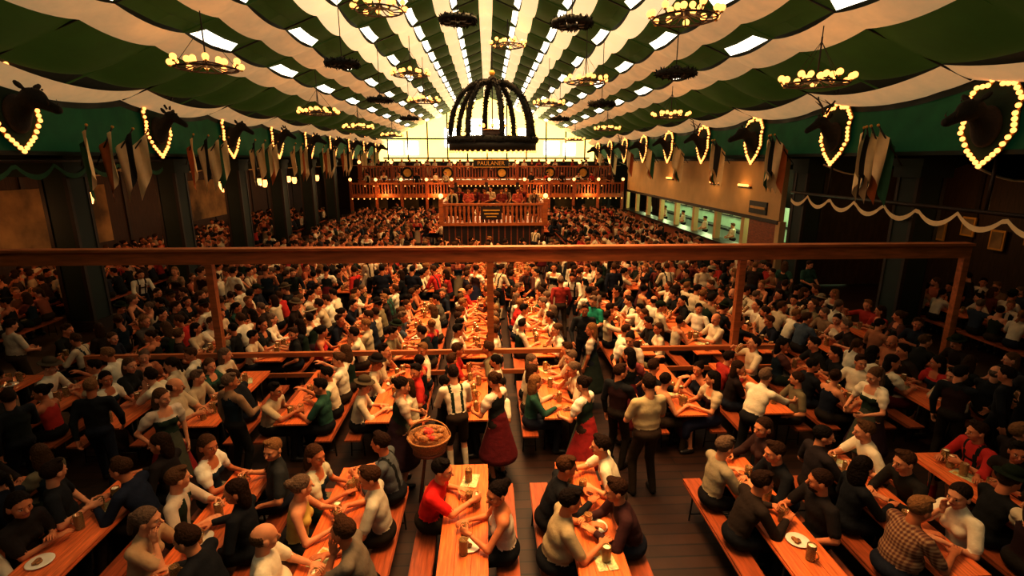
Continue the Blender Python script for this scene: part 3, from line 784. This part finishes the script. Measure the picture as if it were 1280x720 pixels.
# flags
def flag(m1, m2):
    b = MB(); b.cyl((0, 0, 0), (0, .75, 1.0), .02, M_woodd, 6); b.sph((0, .76, 1.02), .04, M_gold)
    vs = []; fs = []; n = 8
    for i in range(n+1):
        for j in range(7):
            u = j/6; z = .93-1.55*i/n*(.75+.25*u)
            x = .07*math.sin(u*9+i*.3); y = .70-.48*u*(1-.2*i/n)
            vs.append((x, y, z-.45*u))
    for i in range(n):
        for j in range(6): fs.append((i*7+j, i*7+j+1, (i+1)*7+j+1, (i+1)*7+j))
    b.add(vs, [f for k, f in enumerate(fs) if k % 6 < 3], m1, True); b.add(vs, [f for k, f in enumerate(fs) if k % 6 >= 3], m2, True)
    return b.mesh('hanging_flag')
FM = [flag(M_flagw, M_flagg), flag(M_flagw, M_flago), flag(M_flagk, M_flagw), flag(M_flagw, M_flagw)]
for i in range(8):
    for s, yb in ((-1, 15.4), (1, 14.1)):
        for j in range(4 if i < 5 else 3):
            o = put(FM[(i+j) % 4], 'hanging_flag', (s*(HW-.12), yb+5*i+(j-1)*.55, 4.66), (-math.pi/2 if s < 0 else math.pi/2)+(j-1)*.35+(.25 if s > 0 else -.25), sc=1.0)

# ------------------------------------------------------------------ hanging lights
def chandelier():
    b = MB(); R = .66
    b.tube([(R*math.cos(a), R*math.sin(a), 0) for a in np.linspace(0, 2*math.pi, 29)], .022, 8, M_woodd)
    b.tube([(.3*math.cos(a), .3*math.sin(a), .1) for a in np.linspace(0, 2*math.pi, 17)], .02, 6, M_woodd)
    for k in range(12):
        a = 2*math.pi*k/12; c, s = math.cos(a), math.sin(a); q = .04 if k % 2 else -.03
        b.tube([(.05*c, .05*s, .1), (.4*c, .4*s, -.02), (R*c, R*s, 0), (R*1.1*c, R*1.1*s, .05+q)], .014, 6, M_woodd)
        b.sph((R*1.1*c, R*1.1*s, .12+q), .075, M_bulb, 10, 7); b.cyl((R*1.1*c, R*1.1*s, .02+q), (R*1.1*c, R*1.1*s, .07+q), .03, M_gold, 8)
    for k in range(6):
        a = 2*math.pi*(k+.5)/6; b.sph((.3*math.cos(a), .3*math.sin(a), .2), .07, M_bulb, 10, 7)
    b.sph((0, 0, .1), .1, M_woodd); b.cyl((0, 0, .1), (0, 0, 1.0), .018, M_woodd, 6)
    for k in range(4):
        a = math.pi*k/2; b.cyl((R*math.cos(a), R*math.sin(a), 0), (0, 0, .9), .006, M_woodd, 5)
    return b
MCH = chandelier().mesh('chandelier')
def lamp(name, loc, energy, rad=.4, col=(1, .5, .16)):
    l = D.lights.new(name, 'POINT'); l.energy = energy; l.color = col; l.shadow_soft_size = rad
    o = D.objects.new(name, l); o.location = loc; scene.collection.objects.link(o); return o
def hang(X, d, h, me, name, lit=True):
    Y = (d+.24*h)/.97; Z = 4.8+h
    o = put(me, name, (X, Y, Z), random.uniform(0, .5))
    b = MB(); b.cyl((0, 0, .2), (0, 0, RZ(X)-Z-.3), .012, M_woodd, 5); c = b.obj('suspension_rope', (0, 0, 0)); c.parent = o
    if lit:
        l = lamp('chandelier_light', (0, 0, -.25), 34); l.parent = o
for X, d, h in [(-6.5,12.4,2.07),(-6.5,20.4,1.73),(-6.5,26.6,1.54),(-3,14.8,4.1),(-3,20.7,3.25),(-3,25,2.7),(4.2,10.8,2.9),(7.5,11.5,1.68),(3.5,18.2,2.66),(7.5,20.9,1.7),(3,25,2.6),(7,30,1.7),(6.8,40,1.5),(.9,21.5,4.6),(-6.5,36,1.6)]:
    hang(X, d, h, MCH, 'chandelier')
b = MB()
ring = [(.42*math.cos(a), .42*math.sin(a), 0) for a in np.linspace(0, 2*math.pi, 30)]
b.tube(ring, .07, 8, M_leaf, jit=.25); b.leaves(ring, .06, 260, .08, M_leaf)
for k in range(6):
    a = math.pi*k/3; b.cyl((.42*math.cos(a), .42*math.sin(a), 0), (0, 0, .1), .02, M_woodd, 6)
    b.cyl((.26*math.cos(a), .26*math.sin(a), -.07), (.26*math.cos(a), .26*math.sin(a), .06), .09, M_blackp, 8)
b.sph((0, 0, .08), .12, M_leaf); MWR = b.mesh('hanging_fir_wreath')
for X, d, h in [(-.7,13,3.4),(2,12,3.1),(-4,14.6,2.6),(4.7,12.7,2.1),(-4,19.7,2.2),(4.2,18.8,2.0),(3.8,27,2.1),(-4,27,2.1)]:
    hang(X, d, h, MWR, 'hanging_fir_wreath', False)

# harvest crown above the bandstand
b = MB(); CR = 2.08
ring = [(CR*math.cos(a), CR*math.sin(a), 0) for a in np.linspace(0, 2*math.pi, 49)]
b.tube(ring, .15, 10, M_leaf, jit=.2); b.leaves(ring, .14, 1300, .10, M_leaf)
b.lathe([(CR-.02, -.50), (CR+.06, -.50), (CR+.06, -.05), (CR-.02, -.05), (CR-.02, -.50)], (0, 0, 0), M_blackp, 48)
for k in range(48):
    a = 2*math.pi*k/48; b.sph(((CR+.04)*math.cos(a), (CR+.04)*math.sin(a), -.54), .055, M_bulb)
for k in range(8):
    a = 2*math.pi*k/8+.2
    pth = [(CR*math.cos(t)**.75*math.cos(a), CR*math.cos(t)**.75*math.sin(a), 2.7*math.sin(t)) for t in np.linspace(0, 1.5, 16)]
    b.tube(pth, .115, 8, M_leaf, jit=.25); b.leaves(pth, .11, 420, .10, M_leaf)
b.sph((0, 0, 2.75), .24, M_leaf, 12, 8); b.sph((0, 0, 3.1), .14, M_gold, 10, 7)
b.cyl((0, 0, 3.1), (0, 0, 4.7), .03, M_woodd, 6)
b.cyl((0, 0, .5), (0, 0, 2.8), .03, M_woodd, 6); b.lathe([(0, -.1), (.42, -.1), (.5, .2), (.42, .5), (0, .5)], (0, 0, 0), M_woodd, 16)
for z in (-.1, .5): b.tube([(.44*math.cos(a), .44*math.sin(a), z) for a in np.linspace(0, 6.283, 17)], .03, 6, M_gold)
for k in range(4): b.cyl((CR*math.cos(k*1.571), CR*math.sin(k*1.571), -.2), (.4*math.cos(k*1.571), .4*math.sin(k*1.571), 0), .03, M_woodd, 6)
for k in range(8): b.sph((.62*math.cos(k*.785), .62*math.sin(k*.785), .7), .08, M_bulb)
b.obj('garlanded_harvest_crown', (.27, 26.6, 5.75))
lamp('crown_light', (.27, 26.6, 5.0), 60)

# ------------------------------------------------------------------ wooden partition frame with rail
FY = 10.06
b = MB()
b.box((-1.6, FY, 3.0), (22.8, .16, .26), M_beam); b.box((-1.6, FY-.02, 3.15), (22.8, .24, .05), M_beam)
for x in (-10.5, -5.35, .03, 5.1, 9.75): b.box((x, FY, 1.43), (.13, .13, 2.86), M_beam)
for x0, x1 in ((-8.0, 1.55), (2.72, 6.2)):
    b.box(((x0+x1)/2, FY, 1.0), (x1-x0, .09, .09), M_beam); b.box(((x0+x1)/2, FY, .55), (x1-x0, .05, .09), M_beam)
    for x in (x0+.05, x1-.05): b.box((x, FY, .52), (.1, .1, 1.04), M_beam)
b.obj('wooden_partition_frame')

# ------------------------------------------------------------------ bandstand
bx, by0, by1, bw = .27, 25.2, 29.6, 2.45
b = MB()
b.box((bx, (by0+by1)/2, .87), (2*bw, by1-by0, 1.74), M_wood)
for x in np.arange(bx-bw+.15, bx+bw, .3): b.box((x, by0-.02, .9), (.24, .03, 1.7), M_woodd)
b.box((bx, by0-.05, 1.8), (2*bw+.3, .18, .14), M_beam); b.box((bx, by0-.05, 2.75), (2*bw+.3, .16, .1), M_beam)
for x in np.arange(bx-bw, bx+bw+.01, .21):
    b.lathe([(.04, 0), (.07, .2), (.05, .4), (.08, .65), (.05, .85)], (x, by0-.05, 1.87), M_beam, 8)
for s in (-1, 1):
    b.box((bx+s*(bw+.05), (by0+by1)/2, 2.75), (.16, by1-by0, .1), M_beam); b.box((bx+s*(bw+.05), by0-.05, 2.4), (.2, .2, 1.2), M_beam)
    for y in np.arange(by0, by1, .25): b.box((bx+s*(bw+.05), y, 2.3), (.05, .09, .85), M_beam)
    b.sph((bx+s*(bw+.05), by0-.05, 3.15), .12, M_lant)
b.box((bx-.1, by0-.16, 2.35), (1.0, .05, .62), M_woodd)
b.box((bx-.1, by0-.19, 2.48), (.8, .02, .07), M_gold); b.box((bx-.1, by0-.19, 2.32), (.7, .02, .07), M_gold); b.box((bx-.1, by0-.19, 2.18), (.5, .02, .05), M_gold)
b.obj('bandstand')
b = MB(); pth = [(0, 0, 0), (0, .35, 0)]; b.tube(pth, .012, 6, M_brass)
b.lathe([(.012, 0), (.02, .1), (.07, .18)], (0, .35, -.0), M_brass, 12)
b.tube([(.04*math.cos(a), .15+.09*math.sin(a), -.03) for a in np.linspace(0, 6.28, 14)], .01, 6, M_brass); ME_TR = b.mesh('trumpet')
for i in range(11):
    x = bx-2.0+(i % 6)*.8+.3*(i//6); y = by0+.9+(i//6)*1.6
    o = stand(x, y, random.choice(['s_susp', 's_talk', 's_big']), random.choice([(.3,.2,.12),(.5,.1,.06),(.5,.4,.25),(.2,.03,.02)]), math.pi+random.uniform(-.7, .7), z=1.74)
    o.name = 'band_musician'
    put(ME_TR, 'trumpet', (x-.02, y-.32, 3.1), math.pi)

# ------------------------------------------------------------------ back gallery
GY = 44.5; GW = 10.7
b = MB()
b.box((0, GY+5, 3.0), (2*GW, 10, .25), M_wood); b.box((0, GY-.05, 3.0), (2*GW, .12, .4), M_beam)
b.box((0, GY-.05, 4.3), (2*GW, .14, .12), M_beam); b.box((0, GY-.05, 3.35), (2*GW, .1, .1), M_beam)
for x in np.arange(-GW+.1, GW, .24): b.box((x, GY-.05, 3.8), (.12, .05, .85), M_wood)
for x in np.arange(-GW+.2, GW+.1, 2.6):
    b.box((x, GY-.1, 1.5), (.26, .26, 3), M_woodd); b.box((x, GY-.1, 3.8), (.2, .2, 1.4), M_wood); b.sph((x, GY-.15, 4.65), .15, M_lant)
for x in (-6.6, -3.3, 1.2, 5.2, 8.0):
    rg = [(x+.4*math.cos(a), GY-.22, 3.8+.4*math.sin(a)) for a in np.linspace(0, 6.283, 21)]
    b.tube(rg, .07, 7, M_leaf, jit=.2); b.add([(x+.33*math.cos(a), GY-.2, 3.8+.33*math.sin(a)) for a in np.linspace(0, 6.283, 21)[:-1]], [tuple(range(20))[::-1]], M_gold)
for i in range(58): b.sph((-GW+.2+i*.366, GY-.2, 2.72), .055, M_bulb, 6, 4)
b.box((0, GY+2, 1.4), (2*GW, .1, 2.8), M_woodd)
for x in np.arange(-9.5, 10, 2.7): b.box((x, GY+1.9, 1.5), (1.5, .06, 1.6), M_mur)
for x0, x1 in ((-GW, -2.6), (2.8, GW)):
    xm, L = (x0+x1)/2, x1-x0
    b.box((xm, GY-1.6, 2.05), (L, 2.6, .2), M_wood); b.box((xm, GY-2.95, 3.05), (L, .12, .12), M_beam); b.box((xm, GY-2.95, 2.1), (L, .12, .3), M_beam)
    for x in np.arange(x0+.1, x1, .24): b.box((x, GY-2.95, 2.6), (.1, .05, .9), M_wood)
    for x in np.arange(x0+.1, x1+.05, 1.95): b.box((x, GY-2.95, 1.6), (.2, .2, 3.2), M_wood); b.sph((x, GY-3.0, 3.35), .13, M_lant)
    for x in np.arange(x0+.2, x1, .45): b.sph((x, GY-3.05, 1.88), .055, M_bulb, 6, 4)
b.obj('back_gallery')
b = MB(); b.box((0, 0, 0), (2.9, .1, .55), M_blackp); b.box((0, -.02, .3), (3.0, .12, .06), M_gold); b.box((0, -.02, -.3), (3.0, .12, .06), M_gold)
sg = b.obj('brewery_sign', (.3, GY-.3, 4.55))
tcv = D.curves.new('sign_lettering', 'FONT'); tcv.body = 'PAULANER'; tcv.size = .46; tcv.align_x = 'CENTER'; tcv.align_y = 'CENTER'; tcv.extrude = .01
to = D.objects.new('sign_lettering', tcv); scene.collection.objects.link(to); to.parent = sg; to.location = (0, -.08, 0); to.rotation_euler = (math.pi/2, 0, 0); tcv.materials.append(M_gold)
for i in range(30):
    stand(-10+i*.69, random.uniform(GY+.6, GY+2.5), random.choice(STAND), rcol(), random.uniform(2, 4.2), z=3.13)
for i, x in enumerate((-9.5, -8.2, -7, -5.6, -4.2, -3.3, 3.5, 4.8, 6, 7.3, 8.6, 9.8)):
    stand(x, GY-2.0+random.uniform(-.3, .4), random.choice(STAND), rcol(), random.uniform(2, 4.2), z=2.16)
for x in (-8, -4, 0, 4, 8): lamp('gallery_light', (x, GY-3.6, 2.3), 70, .2)

# ------------------------------------------------------------------ right: cream wall over serving counter
b = MB(); y0, y1 = 19.6, 42.0
b.box((HW+.3, (y0+y1)/2, 3.68), (.2, y1-y0, 2.4), M_cream); b.box((HW+.2, (y0+y1)/2, 2.45), (.12, y1-y0, .14), M_woodd); b.box((HW+.22, (y0+y1)/2, 4.82), (.1, y1-y0, .12), M_woodd)
for y in np.arange(y0, y1+.1, 2.8): b.box((HW+.3, y, 1.25), (.24, .3, 2.5), M_cream)
b.box((HW+.3, y0+1.2, 1.25), (.18, 2.2, 2.5), M_wood)
b.box(((HW+.4+SW)/2, y0-.2, 2.45), (SW-HW-.6, .12, 4.8), M_wall)
b.box((HW+.35, (y0+y1)/2, .5), (.5, y1-y0, 1.0), M_wood); b.box((HW+.25, (y0+y1)/2, 1.03), (.8, y1-y0, .06), M_steel)
b.box((HW+.17, y0+1.6, 2.9), (.06, 1.4, .5), M_blackp); b.box((HW+.13, y0+1.6, 2.9), (.02, 1.2, .1), M_gold)
b.obj('wall_kitchen')
b = MB(); b.box((HW+3.2, (y0+y1)/2, 1.3), (.1, y1-y0, 2.6), M_kit)
for y in np.arange(y0+.6, y1, 1.4):
    b.box((HW+2.9, y, .95), (.6, 1.2, .1), M_steel); b.box((HW+3.0, y, 1.7), (.35, 1.2, .05), M_steel)
    for q in range(4): b.cyl((HW+2.95, y-.4+q*.25, 1.73), (HW+2.95, y-.4+q*.25, 1.9), .07, M_plate, 10)
b.obj('kitchen_shelving')
for i in range(6):
    lamp('kitchen_light', (HW+1.6, y0+2+i*3.8, 2.3), 95, .3, (.8, 1, .5))
    stand(HW+1.3, y0+2.5+i*3.4, 's_big', W1, math.pi/2)
for y in (22.5, 25.5, 32):
    b = MB()
    for k in range(6): b.sph((0, -.4+k*.16, 0), .06, M_bulb)
    b.box((.08, 0, -.08), (.08, 1.1, .08), M_woodd); b.obj('wall_lamp', (HW+.08, y, 3.75))
    lamp('wall_lamp_light', (HW-.35, y, 3.75), 10, .1)

# scalloped valances above both side aisles
for s in (-1, 1):
    b = MB(); n = 48; vs = []; fs = []; zt = 3.62 if s > 0 else 4.75
    for j in range(n*2+1):
        y = 7+12.0*j/(2*n); t = (y % 1.2)/1.2; sg = .3*4*t*(1-t)
        vs += [(s*(HW+.22), y, zt-sg), (s*(HW+.22), y, zt-.1-sg*1.1)]
        if j: fs.append((2*j-2, 2*j-1, 2*j+1, 2*j))
    b.add(vs, fs, M_flagw if s > 0 else M_flagg, True); b.cyl((s*(HW+.22), 7, zt+.04), (s*(HW+.22), 19, zt+.04), .05, M_woodd, 8)
    for y in (7, 11.3, 16.9): b.cyl((s*(HW+.22), y, zt), (s*(HW+.22), y, 4.95), .04, M_woodd, 8)
    b.obj('scalloped_valance')
for i in range(8):
    b = MB(); b.box((0, 0, 0), (.05, .5, .65), M_gold); b.box((-.03, 0, 0), (.02, .38, .52), M_mur)
    b.obj('picture_frame', (SW-.12, 11.5+i*1.1, 2.3+.3*(i % 2)))
lamp('aisle_lantern_light', (14.8, 16.5, 3.2), 26, .1); lamp('aisle_lantern_light', (13.5, 12.0, 3.0), 10, .1)

# left aisle lanterns
b = MB(); b.lathe([(.03, .3), (.1, .26), (.13, .22), (.16, 0), (.1, -.2), (0, -.22)], (0, 0, 0), M_lant, 12); b.lathe([(0, .34), (.17, .22), (.13, .2)], (0, 0, 0), M_woodd, 12)
b.cyl((0, 0, .3), (0, 0, 1.2), .012, M_woodd, 5); ML = b.mesh('hanging_lantern')
for i in range(13):
    y = 14+i*2.3
    put(ML, 'hanging_lantern', (-13.6+(i % 2)*1.2, y, 3.55))
    if i % 2 == 0: lamp('lantern_light', (-13.6, y, 3.1), 60, .15, (1, .42, .13))
for y in (12, 16): put(ML, 'hanging_lantern', (13.5, y, 3.45))

# ------------------------------------------------------------------ lights
def area(name, loc, sx, sy, e, col, spread=math.pi, rx=0):
    l = D.lights.new(name, 'AREA'); l.shape = 'RECTANGLE'; l.size = sx; l.size_y = sy; l.energy = e; l.color = col; l.spread = spread
    o = D.objects.new(name, l); o.location = loc; o.rotation_euler = (rx, 0, 0); scene.collection.objects.link(o); return o
WC = (1, .57, .22)
area('skylight_daylight', (.9, 6.0, 9.2), 2.5, 4, 290, WC, 1.35)
area('skylight_daylight', (.6, 12.5, 9.5), 3, 5, 600, (1, .61, .26), 1.5)
area('skylight_daylight', (0, 20, 9.6), 4, 7, 680, WC, 1.9)
area('skylight_daylight', (0, 30, 9.6), 4, 9, 700, (1, .52, .19), 2.1)
area('skylight_daylight', (0, 39, 9.6), 4, 7, 620, (1, .48, .16), 2.3)
area('gable_daylight', (0, 54.4, 7.0), 16, 3, 900, (1, .72, .32), math.pi, -math.pi/2)
w = D.worlds.new('tent_air'); scene.world = w; w.use_nodes = True
w.node_tree.nodes['Background'].inputs[0].default_value = (1, .6, .3, 1); w.node_tree.nodes['Background'].inputs[1].default_value = .01

# ------------------------------------------------------------------ camera
cd = D.cameras.new('camera'); cam = D.objects.new('camera', cd); scene.collection.objects.link(cam)
cd.sensor_width = 36; cd.lens = 18.28; cd.clip_end = 200
cam.location = (0, 0, 4.8); cam.rotation_euler = (math.radians(90-13.8), 0, math.radians(-2.64))
scene.camera = cam
scene.view_settings.view_transform = 'Standard'
scene.view_settings.look = 'None'
scene.view_settings.exposure = 0.25
scene.view_settings.gamma = 0.82
